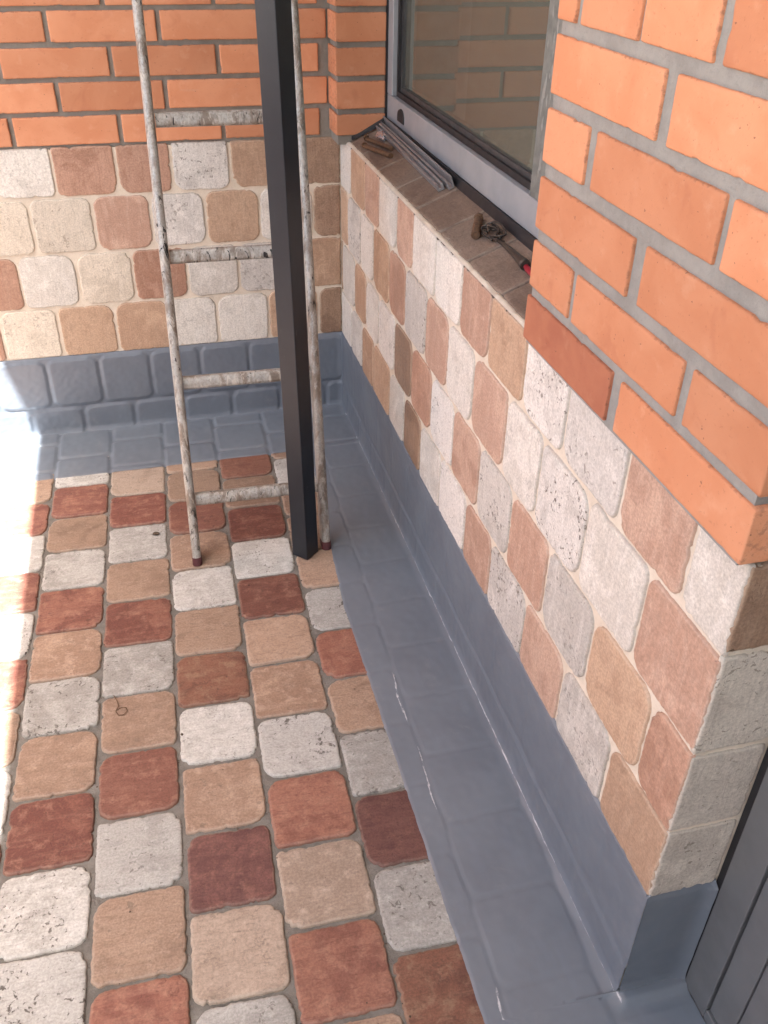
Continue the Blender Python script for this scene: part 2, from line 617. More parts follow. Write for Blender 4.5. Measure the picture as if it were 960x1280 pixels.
# ------------------------------------------------------------------ floor pavers
PITCH, SHEAR = .1482, .030
XC0 = -.778          # column 1 centre at y = 0
# per column: y of one tile centre, colours from the first listed tile away from the back wall
COLS = {
    0: (-.439 + .1482, 'f_tan f_red f_white f_red f_white f_red f_tan f_white f_red f_tan f_white'),
    1: (-.229, 'f_white f_red f_tan f_white f_red f_tan f_white f_tan f_red f_white f_white f_tan'),
    2: (-.305, 'f_beige f_red f_white f_tan f_red f_white f_tan f_red f_white f_tan f_red f_white'),
    3: (-.221, 'f_tan f_tan f_red f_tan f_white f_tan f_brown f_white f_tan f_dark f_beige f_white f_tan'),
    4: (-.285, 'f_red f_tan f_red f_white f_red f_tan f_tan f_white f_red f_beige f_red f_tan'),
    5: (-.211, 'f_tan f_white f_tan f_tan f_tan f_white f_red f_tan f_white f_dark f_white f_brown f_red'),
}
rng = random.Random(11)
FLOOR_TILES = []       # (cx, cy) for the membrane relief
pal = ['f_white', 'f_tan', 'f_red', 'f_white', 'f_tan', 'f_beige', 'f_red', 'f_dark']


def floor_edge_x(y):
    """left limit of the painted strip on the floor beside the plinth"""
    if y < -.95:
        return -.207
    return -.207 + (y + .95) / .70 * .052


for c in range(-7, 8):
    if c in COLS:
        y0, names = COLS[c]
        names = names.split()
        first = 0
    else:
        y0 = -.229 if c % 2 else -.30
        names = []
        first = 0
    for k in range(-2, 18):
        cy = y0 - k * PITCH
        cx = XC0 + (c - 1) * .1475 + SHEAR * cy
        if cx < FX0 or cy < FY0 or cy > .09 or cx > .16:
            continue
        FLOOR_TILES.append((cx, cy))
        hx = PITCH / 2
        # wholly under the membrane
        if cy - hx > -.256 or cx - hx > floor_edge_x(cy) + .004:
            continue
        kind = names[k] if 0 <= k < len(names) else rng.choice(pal)
        rad = [rng.uniform(.007, .032) for _ in range(4)]
        w = PITCH - rng.uniform(.0050, .0090)
        h = PITCH - rng.uniform(.0045, .0085)
        # the tile tucks under the membrane: keep it below the painted skin
        me = tile_me('paving_tile', w, h, rad, rng, amp=.0020, chips=rng.choice((3, 4, 5, 7)), bev=.0026, depth=.016, rim=.0030, step=.0040, chipd=.0040)
        lift = min(.0009, max(-.0012, rng.gauss(0, .0007)))
        mw = frame('floor', (cx, cy, lift)) @ Matrix.Rotation(-SHEAR + rng.gauss(0, .010), 4, 'Z') @ jig(rng, .003)
        link('paving_tile', me, kind, floor, mw)


def tile_field(u, v, tiles, half, rad=.02):
    best = -1.0
    for cu, cv in tiles:
        du, dv = abs(u - cu), abs(v - cv)
        if du > half + .02 or dv > half + .02:
            continue
        qx, qy = du - half + rad, dv - half + rad
        d = math.hypot(max(qx, 0), max(qy, 0)) + min(max(qx, qy), 0) - rad
        if -d > best:
            best = -d
    return smooth01((best + .002) / .010)


# ------------------------------------------------------------------ tiled plinth on the back wall
back_plinth = tag(box('tiled_plinth', -2.6, .32, .004, .30, -.10, .790, 'grout_wall'),
                  'low tiled wall of white and terracotta tiles behind the ladder, under orange bricks', 'wall')
rng = random.Random(21)
ROWS_B = [
    # z0, z1, joint x positions (left to right), colours
    (.673, .797, [-1.037, -.887, -.737, -.583, -.445, -.294, -.138, .02], 'w_cream w_white w_white w_red w_red w_spot w_tan w_brown'),
    (.529, .673, [-1.113, -.963, -.813, -.659, -.512, -.372, -.225, -.078], 'w_tan w_white w_cream w_cream w_pink w_spot w_tan w_white'),
    (.384, .529, [-1.018, -.871, -.724, -.580, -.436, -.293, -.146, .001], 'w_white w_red w_white w_cream w_red w_white w_spot w_tan'),
    (.239, .384, [-1.095, -.946, -.797, -.646, -.499, -.364, -.217, -.07], 'w_tan w_red w_cream w_tan w_tan w_white w_white w_tan'),
]
palw = ['w_white', 'w_tan', 'w_cream', 'w_red', 'w_spot', 'w_pink']


def wall_tiles(parent, kind, plane, z0, z1, cuts, names, cut_a=None, cut_b=None, corner_r=(.014, .034)):
    """lay one row of tiles; cuts are joint positions along u"""
    for i in range(len(cuts) - 1):
        a, b = cuts[i], cuts[i + 1]
        ra = [rng.uniform(*corner_r) for _ in range(4)]
        if cut_a is not None and i == 0:
            ra[1] = ra[2] = .002
        if cut_b is not None and i == len(cuts) - 2:
            ra[0] = ra[3] = .002
        if z1 > SILL - .02:
            ra[0] = min(ra[0], .006)
            ra[1] = min(ra[1], .006)
        if z0 < COAT + .01:
            ra[2] = min(ra[2], .012)
            ra[3] = min(ra[3], .012)
        ga = .001 if (cut_a is not None and i == 0) else rng.uniform(.0028, .0052)
        gb = .001 if (cut_b is not None and i == len(cuts) - 2) else rng.uniform(.0028, .0052)
        gt, gl = rng.uniform(.0024, .0048), rng.uniform(.0024, .0048)
        w, h = (b - a) - ga - gb, (z1 - z0) - gt - gl
        if w < .006:
            continue
        uc, vc = (a + ga + b - gb) / 2, (z0 + gl + z1 - gt) / 2
        org = {'back': (uc, plane, vc), 'right': (plane, -uc, vc)}[kind]
        mw = frame(kind, org) @ Matrix.Rotation(rng.gauss(0, .006), 4, 'Z') @ jig(rng, .002)
        me = tile_me('wall_tile', w, h, ra, rng, amp=.0017, chips=3, bev=.0016, depth=.006, rim=.0022, step=.005, chipd=.004)
        link('wall_tile', me, names[i % len(names)], parent, mw)


for z0, z1, js, names in ROWS_B:
    names = names.split()
    js = list(js)
    while js[0] > -1.9:
        js.insert(0, js[0] - .148)
        names.insert(0, rng.choice(palw))
    while js[-1] < -.001:
        js.append(min(js[-1] + .148, 0))
        names.append('w_brown' if js[-1] == 0 else 'w_tan')
    js[-1] = min(js[-1], -.001)
    # names listed from the tile left of the first joint: align by count
    while len(names) > len(js) - 1:
        names.pop(0)
    while len(names) < len(js) - 1:
        names.insert(0, rng.choice(palw))
    wall_tiles(back_plinth, 'back', 0.0, z0, z1, js, names, cut_b=1)

# ------------------------------------------------------------------ tiled plinth under the window
plinth = tag(box('window_plinth', .004, .32, YEND + .003, .0035, -.10, .7905, 'grout_wall'),
             'long low tiled wall below the window, ending at the grey door', 'wall')
rng = random.Random(31)
ROWS_R = [
    (.669, .797, [0, .125, .282, .420, .579, .706, .864, 1.021, 1.167, 1.324, 1.478, 1.652, 1.806, 1.899],
     'w_white w_tan w_pink w_white w_pink w_white w_white w_pink w_tan w_spot w_spot w_pink w_white'),
    (.519, .669, [0, .083, .234, .371, .525, .660, .817, .963, 1.112, 1.274, 1.418, 1.580, 1.743, 1.899],
     'w_tan w_grey w_white w_tan w_red w_spot w_pink w_white w_pink w_white w_spot w_white w_pink'),
    (.373, .519, [0, .012, .167, .298, .433, .583, .729, .877, 1.024, 1.175, 1.332, 1.487, 1.646, 1.810, 1.899],
     'w_brown w_white w_tan w_white w_spot w_brown w_red w_spot w_pink w_grey w_pink w_grey w_tan w_red'),
    (.236, .373, [0, .125, .258, .381, .546, .680, .815, .963, 1.125, 1.269, 1.433, 1.586, 1.747, 1.899],
     'w_white w_grey w_tan w_tan w_white w_brown w_white w_spot w_pink w_spot w_pink w_grey w_tan'),
]
for z0, z1, js, names in ROWS_R:
    wall_tiles(plinth, 'right', 0.0, z0, z1, js, names.split(), cut_a=1, cut_b=1)
rng = random.Random(33)
for z0, z1, nm in ((.673, .797, 'w_brown'), (.516, .673, 'w_end'), (.374, .516, 'w_end'), (.236, .374, 'w_end')):
    wall_tiles(plinth, 'back', YEND, z0, z1, [.001, .1045], [nm], cut_a=1, corner_r=(.004, .010))

# sloping sill
SL = .40
v = [(.002, -.06), (.002, -1.36), (.112, -.06), (.112, -1.36)]
V = []
for x, y in v:
    V.append((x, y, SILL - .006 + SL * x))
for x, y in v:
    V.append((x, y, .789))
sill_bed = mesh('sill_bed', V, [(0, 1, 3, 2), (4, 6, 7, 5), (0, 4, 5, 1), (2, 3, 7, 6), (0, 2, 6, 4), (1, 5, 7, 3)])
MAT['grout_sill'] = rough_mat('brown_joint', (.15, .12, .095), (.10, .08, .065), 26)
sill = link('window_sill', sill_bed, 'grout_sill', plinth)
rng = random.Random(41)
sj = [-.078, -.222, -.380, -.540, -.695, -.852, -1.020, -1.182, -1.345]
ca, sa = math.cos(math.atan(SL)), math.sin(math.atan(SL))
for i in range(len(sj) - 1):
    a, b = sj[i], sj[i + 1]
    w = .104 / ca - .010
    h = a - b - rng.uniform(.003, .005)
    x0 = .0085
    uc = x0 + w / 2 * ca
    fm = Matrix(((ca, 0, -sa, 0), (0, 1, 0, 0), (sa, 0, ca, 0), (0, 0, 0, 1)))
    fm.translation = Vector((uc, (a + b) / 2, SILL + SL * uc - .001))
    me = tile_me('sill_tile', w, h, [.004, .008, .008, .004], rng, amp=.0018, chips=3, bev=.0018, depth=.006, rim=.006, step=.006, chipd=.004)
    link('sill_tile', me, 'sill', sill, fm @ Matrix.Rotation(rng.gauss(0, .012), 4, 'Z') @ jig(rng, .004))
# lumpy cream grout along the sill's front edge
rows = []
for j in range(7):
    t = j / 6
    row = []
    for i in range(320):
        y = -.085 - i * (1.27 / 319)
        n = mnoise.noise(Vector((y * 70, t * 1.3, 3))) * .0018 + mnoise.noise(Vector((y * 22, 5, 3))) * .0022
        ang = math.pi * (1 - t) * .62
        rr = .0055 + n
        row.append((.0065 - math.cos(math.pi * .5 * (1 - t) * 1.15) * 0 + (t - .5) * .014, y, SILL - .0025 + SL * .004 + math.sin(math.pi * t) * (.0028 + n)))
    rows.append(row)
link('edge_grout', skin('edge_grout', [list(r) for r in zip(*rows)], 'grout_wall', sill).data, None) if False else skin('edge_grout', [list(r) for r in rows], 'grout_wall', sill)

# ------------------------------------------------------------------ brickwork
BR = {}


def brick(parent, kind, org, w, h, depth, mat='brick', seed=None):
    key = (round(w, 3), round(h, 3), round(depth, 3), rng.randrange(5))
    if key not in BR:
        BR[key] = tile_me('brick', w, h, [.0022] * 4, rng, amp=.0006, chips=2, bev=.0016, depth=depth, rim=.003, step=.009, chipd=.0024)
    me = BR[key]
    o = bpy.data.objects.new('brick', me)
    COL.objects.link(o)
    if len(me.materials) == 0:
        me.materials.append(MAT['brick'])
    o.material_slots[0].link = 'OBJECT'
    o.material_slots[0].material = MAT[mat]
    o.parent = parent
    o.matrix_basis = frame(kind, org) @ Matrix.Rotation(rng.gauss(0, .0035), 4, 'Z') @ jig(rng, .0025)
    return o


rng = random.Random(51)
back_wall = tag(box('brick_wall', -2.6, .32, .0065, .30, .7915, ROOFZ - .001, 'mortar'),
                'orange brick wall above the tiles, behind the ladder and the dark post', 'wall')
CP = .0757
for k in range(23):
    z0 = .8015 + k * CP
    ph = -.805 if k % 2 == 0 else -.684
    if z0 + .064 > ROOFZ:
        break
    # joint centres
    xs = []
    x = ph - .257 * 7
    while x < .1:
        xs.append(x)
        x += .2555
    for i in range(len(xs) - 1):
        a, b = max(xs[i] + .0055, -2.59), min(xs[i + 1] - .0055, -.0330)
        if b - a < .03:
            continue
        brick(back_wall, 'back', ((a + b) / 2, rng.gauss(-.001, .0006), z0 + .0315), b - a, .0640 + rng.choice((-.001, 0, .001)), .04)

rng = random.Random(61)
jamb = tag(box('brick_jamb', -.022, .100, -.079, .0060, .7915, ROOFZ - .001, 'mortar'),
           'narrow orange brick jamb in the corner beside the window frame', 'wall')
for k in range(23):
    z0 = .8015 + k * CP
    if z0 + .064 > ROOFZ:
        break
    if k == 0:
        brick(jamb, 'back', (.036, -.086, .8150 + .0245), .128, .049, .0865)
    else:
        brick(jamb, 'back', (.036, -.086, z0 + .0315), .128, .0625, .0865)

box('jamb_core', .1005, .32, -.0785, .0060, .7920, ROOFZ - .0015, 'mortar', jamb)
rng = random.Random(71)
pier = tag(box('brick_pier', -.0165, .32, -1.8985, -1.356, .7975, ROOFZ - .001, 'mortar_pale'),
           'orange brick pier between window and door, standing on the tiled plinth', 'wall')
COURSES = [
    (.803, .868, [1.350, 1.613, 1.636, 1.906]),
    (.881, .944, [1.350, 1.477, 1.489, 1.748, 1.765, 1.906]),
    (.961, 1.027, [1.350, 1.611, 1.637, 1.906]),
    (1.046, 1.111, [1.350, 1.470, 1.491, 1.756, 1.769, 1.906]),
    (1.127, 1.193, [1.350, 1.615, 1.638, 1.906]),
    (1.209, 1.275, [1.350, 1.399, 1.413, 1.549, 1.556, 1.690, 1.708, 1.906]),
]
while COURSES[-1][1] + .15 < ROOFZ:
    k = len(COURSES)
    z0 = 1.209 + (k - 5) * .082
    COURSES.append((z0, z0 + .066, [1.350, 1.613, 1.636, 1.906] if k % 2 == 0 else [1.350, 1.475, 1.490, 1.750, 1.766, 1.906]))
for ci, (z0, z1, e) in enumerate(COURSES):
    for i in range(0, len(e), 2):
        w = e[i + 1] - e[i]
        brick(pier, 'right', (-.0205 + rng.gauss(0, .0006), -(e[i] + e[i + 1]) / 2, (z0 + z1) / 2), w, z1 - z0, .118,
              'brick_dark' if ci == 0 and i == 0 else 'brick')

# masonry over the window and the door
tag(box('lintel', .002, .32, -3.05, -.093, 2.20, ROOFZ - .001, 'plaster'), 'plastered lintel above the window and the door', 'lintel')
tag(box('house_wall', .002, .32, -3.60, -2.86, -.05, ROOFZ - .001, 'plaster'), 'plastered house wall beyond the grey door', 'wall')
tag(box('blocker_wall', -1.30, .32, -3.90, -3.601, -.05, ROOFZ - .001, 'plaster'), 'plain white plastered wall opposite the ladder, unseen, added to cut light from behind', 'wall')  # unseen wall added to reduce light arriving from behind the camera
tag(box('blocker_parapet', -1.98, -1.78, -3.60, .0030, -.05, .92, 'plaster', None, .01), 'unseen low white plastered wall along the open side, added to cut bounce light', 'blocker_parapet')  # unseen low wall added to cut bounce and low light
# the room behind the glass
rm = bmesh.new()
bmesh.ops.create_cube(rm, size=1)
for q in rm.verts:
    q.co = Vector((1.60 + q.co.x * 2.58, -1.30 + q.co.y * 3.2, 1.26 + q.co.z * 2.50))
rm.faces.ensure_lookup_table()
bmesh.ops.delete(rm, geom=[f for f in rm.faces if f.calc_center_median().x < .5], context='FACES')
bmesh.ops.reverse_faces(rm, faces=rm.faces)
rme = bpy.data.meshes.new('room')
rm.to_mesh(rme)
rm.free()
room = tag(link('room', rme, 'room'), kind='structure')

# ------------------------------------------------------------------ waterproof membrane
coat = empty('waterproof_coating', (0, 0, 0))
tag(coat, 'blue grey waterproof paint band along the floor edge and the foot of both walls', 'coating')


def cove(d):
    return .007 * max(0.0, 1 - d / .022) ** 2


def nz(a, b, s, amp):
    return mnoise.noise(Vector((a * s, b * s, 1.7))) * amp


HALF = .0728
# floor strip beside the plinth (and round its end to the door)
rows, sc = [], []
NY, NX = 470, 62
for i in range(NY):
    y = -.2545 - (2.70 - .2545) * i / (NY - 1)
    ex = floor_edge_x(y) + nz(y, 0, 30, .0014) + nz(y, 5, 120, .0009)
    xr = -.0005 if y > YEND else .1005
    row, sr = [], []
    near = [t for t in FLOOR_TILES if abs(t[1] - y) < .1 and t[0] > -.45]
    for j in range(NX):
        x = ex + (xr - ex) * j / (NX - 1)
        f = tile_field(x + nz(x, y, 40, .003), y + nz(y, x, 40, .003), near, HALF)
        dw = -x if y > YEND - .02 else 1.0
        dw = max(dw, 0)
        zz = .0006 + smooth01(f * 1.8) * .0013 + nz(x, y, 60, .0004) + nz(x, y, 14, .0009) + cove(dw)
        if j == 0:
            zz = -.004 + f * .0046
        row.append((x, y, zz))
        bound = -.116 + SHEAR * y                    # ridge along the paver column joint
        s = math.exp(-((x - bound + .004 + nz(y, 4, 14, .006)) / .0035) ** 2) * (.95 if y < -1.15 else .40) * smooth01(.55 + 2.2 * nz(y, 9, 7, 1.0))  # pale broken streak painted for glints along the joint
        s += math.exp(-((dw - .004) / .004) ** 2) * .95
        sr.append(s)
    rows.append(row)
    sc.append(sr)
rows.reverse()
sc.reverse()
skin('floor_band', rows, 'coat', coat, sc)
# floor strip at the foot of the back wall
rows, sc = [], []
NY, NX = 52, 440
for i in range(NY):
    row, sr = [], []
    for j in range(NX):
        x = -1.95 + 1.949 * j / (NX - 1)
        y = -.2555 + nz(x, 0, 30, .0012) + (.255) * i / (NY - 1)
        f = tile_field(x, y, [t for t in FLOOR_TILES if abs(t[0] - x) < .1 and t[1] > -.45], HALF)
        zz = -.0018 + f * .0046 + nz(x, y, 60, .0006) + cove(max(-y, 0)) + cove(max(-x, 0))
        if i == 0:
            zz = -.004 + f * .0046
        row.append((x, y, zz))
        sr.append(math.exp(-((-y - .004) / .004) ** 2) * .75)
    rows.append(row)
    sc.append(sr)
skin('floor_band', rows, 'coat', coat, sc)
# back wall band
tb = []
for k in range(-2, 16):
    tb.append((-.711 - .071 + .1425 * (k - 6), .161, .077))
    tb.append((-.775 - .072 + .144 * (k - 6), .010, .077))
rows, sc = [], []
NZ, NX = 62, 470
for i in range(NZ):
    z = COAT * i / (NZ - 1)
    row, sr = [], []
    for j in range(NX):
        x = -1.95 + 1.949 * j / (NX - 1)
        zz = z + (nz(x, 3, 25, .0012) if i == NZ - 1 else 0)
        best = -1
        for cu, cv, hh in tb:
            du, dv = abs(x - cu), abs(z - cv)
            if du > .09 or dv > .1:
                continue
            r = .022
            qx, qy = du - .0685 + r, dv - .0725 + r
            d = math.hypot(max(qx, 0), max(qy, 0)) + min(max(qx, qy), 0) - r + nz(x, z, 55, .0022)
            best = max(best, -d)
        f = smooth01((best + .002) / .009)
        y = -(.0006 + f * .0044 + nz(x, z, 90, .0007) + cove(z) + cove(max(-x, 0)))
        if i == NZ - 1:
            y = .003
        row.append((x, y, zz))
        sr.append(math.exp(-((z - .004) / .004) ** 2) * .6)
    rows.append(row)
    sc.append(sr)
skin('wall_band', rows, 'coat', coat, sc)
# band on the plinth under the window
rows, sc = [], []
NY, NZ = 470, 52
tr = [(.069 + .1495 * k, .158) for k in range(13)] + [(.01 + .1495 * k, .008) for k in range(14)]
for i in range(NZ):
    z = (COAT + .002) * i / (NZ - 1)
    row, sr = [], []
    for j in range(NY):
        u = 1.9015 * j / (NY - 1)
        f = tile_field(u, z, [t for t in tr if abs(t[0] - u) < .1], .0705)
        fab = .072 + nz(u, 2, 7, .012)                     # edge of the reinforcing fabric
        x = -(.0010 + f * .0008 + .0016 * smooth01((fab - z) / .004 + .5) + nz(u, z, 50, .0006) + cove(z) + cove(u))
        zz = z + (nz(u, 3, 25, .0012) if i == NZ - 1 else 0)
        if i == NZ - 1:
            x = .003
        row.append((x, -u, zz))
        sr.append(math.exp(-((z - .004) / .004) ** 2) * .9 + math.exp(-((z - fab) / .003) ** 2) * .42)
    rows.append(row)
    sc.append(sr)
skin('wall_band', rows, 'coat', coat, sc)
# band on the plinth's end
rows, sc = [], []
for i in range(30):
    z = COAT * i / 29
    row, sr = [], []
    for j in range(24):
        x = -.0015 + .1025 * j / 23
        y = YEND - .0018 - nz(x, z, 50, .0006) - cove(z) - cove(.100 - x)
        if i == 29:
            y = YEND + .002
        row.append((x, y, z + (nz(x, 3, 40, .002) if i == 29 else 0)))
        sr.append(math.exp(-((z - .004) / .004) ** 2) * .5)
    rows.append(row)
    sc.append(sr)
skin('wall_band', rows, 'coat', coat, sc)

# ------------------------------------------------------------------ window
XF = .105
MAT['mull'] = rough_mat('smeared_grey_paint', (.20, .21, .195), (.13, .14, .13), 45, rough=.6, bump=.5)
MAT['smear'] = rough_mat('dried_mortar', (.30, .30, .28), (.22, .22, .20), 60)
win = empty('window', (XF, -.6, .84))
tag(win, 'grey aluminium window with dark tinted glass above the tiled sill', 'window')
box('bottom_rail', XF, .165, -1.352, -.0865, .8535, .912, 'frame', win, .002)
box('stile', XF - .0005, .164, -.131, -.0870, .9125, 2.19, 'frame', win, .002)
mul = box('mullion', XF - .001, .164, -1.100, -1.036, .9125, 2.19, 'mull', win, .002)
box('stile', XF - .0005, .164, -1.352, -1.300, .9125, 2.19, 'frame', win, .002)
box('top_rail', XF, .165, -1.352, -.0865, 2.1905, 2.199, 'frame', win, .001)
for a, b in ((-.1315, -1.0355), (-1.1005, -1.2995)):
    # glazing bead and gasket: a stepped recess round the pane
    for nm, i0, i1, xx, mt in (('gasket', 0, .012, .1165, 'black'), ('glazing_bead', .012, .022, .1235, 'darkbead')):
        if mt not in MAT:
            MAT[mt] = metal_mat('dark_bead', (.05, .052, .055), (.04, .042, .045), .5, 0, 30, .05)
        y1, y0 = a - i0, b + i0
        y1i, y0i = a - i1, b + i1
        za, zb = .9125 + i0, 2.19 - i0
        zai, zbi = .9125 + i1, 2.19 - i1
        V = []
        for x in (xx, .150):
            V += [(x, y1, za), (x, y0, za), (x, y0, zb), (x, y1, zb), (x, y1i, zai), (x, y0i, zai), (x, y0i, zbi), (x, y1i, zbi)]
        F = []
        for k in range(4):
            j = (k + 1) % 4
            F += [(k, j, 4 + j, 4 + k), (8 + k, 12 + k, 12 + j, 8 + j), (4 + k, 4 + j, 12 + j, 12 + k), (k, 8 + k, 8 + j, j)]
        link(nm, mesh(nm, V, F), mt, win)
    link('pane', mesh('pane', [(.131, a - .004, .917), (.131, b + .004, .917), (.131, b + .004, 2.186), (.131, a - .004, 2.186)], [(0, 1, 2, 3)]), 'glass', win)
# black seal under the rail and up the jamb
link('seal', mesh('seal', [(XF - .004, -.087, .8535), (XF - .004, -1.352, .8535), (XF - .009, -1.352, .8345), (XF - .009, -.087, .8345),
                           (.16, -.087, .8535), (.16, -1.352, .8535), (.16, -1.352, .835), (.16, -.087, .835)],
                  [(0, 3, 2, 1), (0, 1, 5, 4), (3, 7, 6, 2), (0, 4, 7, 3), (1, 2, 6, 5)]), 'black', win)
box('seal', XF - .005, .16, -.0868, -.0790, .838, 2.19, 'black', win)
link('seal', mesh('seal', [(.012, -.0845, .806), (.012, -.0935, .8045), (.100, -.0945, .840), (.100, -.0845, .855),
                           (.012, -.085, .812), (.100, -.086, .858)],
                  [(0, 1, 2, 3), (4, 5, 2, 1), (0, 3, 5, 4), (0, 4, 1), (2, 5, 3)]), 'black', win)
# drain plug: half-round cap
V, F = [(XF - .004, -.222, .889)], []
for k in range(13):
    a = math.pi * k / 12
    V.append((XF - .0035, -.222 + math.cos(a) * .026, .880 + math.sin(a) * .018))
for k in range(13):
    a = math.pi * k / 12
    V.append((XF + .0005, -.222 + math.cos(a) * .027, .880 + math.sin(a) * .019))
V += [(XF - .0035, -.248, .869), (XF - .0035, -.196, .869), (XF + .0005, -.249, .868), (XF + .0005, -.195, .868)]
F.append((28, *range(1, 14)[::-1], 27) if False else (27, 28, *range(1, 14)))
for k in range(12):
    F.append((1 + k, 14 + k, 15 + k, 2 + k))
F += [(13, 26, 29, 27), (28, 30, 14, 1), (27, 29, 30, 28)]
link('drain_plug', mesh('drain_plug', V, F), 'black', win)
# mortar smears left on the mullion
rg = random.Random(5)
V, F = [], []
for k in range(60):
    z = rg.uniform(.95, 1.6)
    y = rg.uniform(-1.095, -1.040)
    r = rg.uniform(.003, .009)
    b0 = len(V)
    V.append((XF - .003, y, z))
    for i in range(7):
        a = 2 * math.pi * i / 7
        q = r * rg.uniform(.6, 1.2)
        V.append((XF - .0013, max(-1.099, min(-1.037, y + math.cos(a) * q * .6)), z + math.sin(a) * q * 2.2))
    for i in range(7):
        F.append((b0, b0 + 1 + (i + 1) % 7, b0 + 1 + i))
sm = link('smear', mesh('smear', V, F), 'smear', mul)
sm['kind'] = 'stuff'

# ------------------------------------------------------------------ door
XD = .100
door = empty('door', (XD, -2.4, 0))
tag(door, 'dark grey aluminium door with glass beside the end of the plinth', 'door')
box('seal', XD + .004, .16, -1.9105, -1.8985, .002, 2.19, 'black', door)
box('frame_post', XD + .001, .17, -1.9635, -1.9110, .0015, 2.19, 'doorframe', door, .0015)
box('frame_post', XD + .001, .17, -2.858, -2.806, .0015, 2.19, 'doorframe', door, .0015)
box('frame_head', XD + .002, .169, -2.806, -1.9640, 2.14, 2.19, 'doorframe', door, .0015)
box('gasket', XD + .016, .150, -2.806, -1.9638, .024, 2.1395, 'black', door)
sash = box('sash_stile', XD + .003, .1155, -2.0135, -1.9675, .030, 2.136, 'doorframe', door, .0015)
box('sash_stile', XD + .0045, .1155, -2.052, -2.0145, .0305, 2.1355, 'doorframe', door, .003)
box('sash_stile', XD + .003, .1155, -2.802, -2.715, .030, 2.136, 'doorframe', door, .0015)
box('sash_rail', XD + .0035, .115, -2.7145, -2.0525, .030, .115, 'doorframe', door, .0015)
box('sash_rail', XD + .0035, .115, -2.7145, -2.0525, 2.05, 2.136, 'doorframe', door, .0015)
box('threshold', XD + .0005, .17, -2.806, -1.9640, .0015, .0235, 'doorframe', door, .002)
link('pane', mesh('pane', [(.110, -2.053, .1155), (.110, -2.714, .1155), (.110, -2.714, 2.0495), (.110, -2.053, 2.0495)], [(0, 1, 2, 3)]), 'glass', door)
hd = box('handle', XD - .035, XD - .020, -2.765, -2.745, .93, 1.08, 'alu', door, .004)
box('handle_stem', XD - .021, XD + .004, -2.763, -2.747, 1.040, 1.058, 'alu', hd, .002)

# ------------------------------------------------------------------ steel post
post = empty('steel_post', (-.256, -.745, 0))
tag(post, 'dark charcoal square steel post standing in front of the ladder', 'post')
ps = .045
me = box_me('shaft', -ps / 2, ps / 2, -ps / 2, ps / 2, .0022, ROOFZ - .001, .0022, 3)
link('shaft', me, 'post', post, Matrix.Translation((-.2555, -.7425, 0)) @ Matrix.Shear('XY', 4, (-.029, 0)) @ Matrix.Rotation(math.radians(43), 4, 'Z'))
me = box_me('head_plate', -.06, .06, -.06, .06, ROOFZ - .009, ROOFZ - .0005, .001)
link('head_plate', me, 'post', post, Matrix.Translation((-.2555 - .029 * ROOFZ, -.7425, 0)))

# ------------------------------------------------------------------ ladder
FL, FR = Vector((-.514, -.727, 0)), Vector((-.202, -.735, 0))
LD = Vector((.021, .296, .955)).normalized()
lad = empty('ladder', (-.358, -.731, 0))
tag(lad, 'worn paint spattered metal ladder leaning on the brick wall behind the dark post', 'ladder')
LLEN = 2.36
perp = (FR - FL).normalized()
back = perp.cross(LD).normalized()
if back.y < 0:
    back = -back


def dsec(w, d):
    """rounded front, flat back, hollow-looking section: (side, depth)"""
    pts = []
    for k in range(9):
        a = math.pi * k / 8
        pts.append((-math.cos(a) * w / 2, -math.sin(a) * w * .45))
    pts.append((w / 2, d - .004))
    pts.append((w / 2 - .004, d))
    pts.append((-w / 2 + .004, d))
    pts.append((-w / 2, d - .004))
    return pts


def sweep(name, sec, p0, p1, A, B, mat, parent, n=1, wob=0):
    V, F = [], []
    k = len(sec)
    for i in range(n + 1):
        p = p0.lerp(p1, i / n)
        for a, b in sec:
            V.append(tuple(p + A * a + B * b))
    for i in range(n):
        for j in range(k):
            F.append((i * k + j, i * k + (j + 1) % k, (i + 1) * k + (j + 1) % k, (i + 1) * k + j))
    F.append(tuple(range(k)))
    F.append(tuple(range(n * k, (n + 1) * k)))
    bm = bmesh.new()
    me = mesh(name, V, F)
    bm.from_mesh(me)
    bmesh.ops.recalc_face_normals(bm, faces=bm.faces)
    bm.to_mesh(me)
    bm.free()
    me.polygons.foreach_set('use_smooth', [len(p.vertices) == 4 for p in me.polygons])
    me.set_sharp_from_angle(angle=math.radians(40))
    # keep the texture space local to the piece
    off = (p0 + p1) / 2
    for q in me.vertices:
        q.co -= off
    return link(name, me, mat, parent, Matrix.Translation(off))


for F0 in (FL, FR):
    p0 = F0 + Vector((0, 0, .004)) + LD * .016
    sweep('rail', dsec(.0205, .036), p0, F0 + LD * LLEN, perp, back, 'ladder', lad)
    # rubber foot: slightly wider shoe standing on the floor
    V = [F0 + perp * a + back * b for a, b in dsec(.0228, .038)]
    V2 = [q + LD * .020 for q in V]
    V = [Vector((q.x, q.y, .0022)) for q in V]
    k = len(V)
    Fc = [(j, (j + 1) % k, k + (j + 1) % k, k + j) for j in range(k)] + [tuple(range(k - 1, -1, -1)), tuple(range(k, 2 * k))]
    link('foot', mesh('foot', [tuple(q) for q in V + V2], Fc), 'cap', lad)
for i in range(9):
    t = .158 + i * .2745
    if t > LLEN - .03:
        break
    sec = []
    for k in range(16):
        a = 2 * math.pi * k / 16
        ca_, sa_ = math.cos(a), math.sin(a)
        sec.append((math.copysign(abs(ca_) ** .62, ca_) * .0150, math.copysign(abs(sa_) ** .62, sa_) * .0120))
    c0 = FL + LD * t + back * .016 + perp * .011
    c1 = FR + LD * t + back * .016 - perp * .011
    sweep('rung', sec, c0, c1, LD, back, 'ladder', lad)

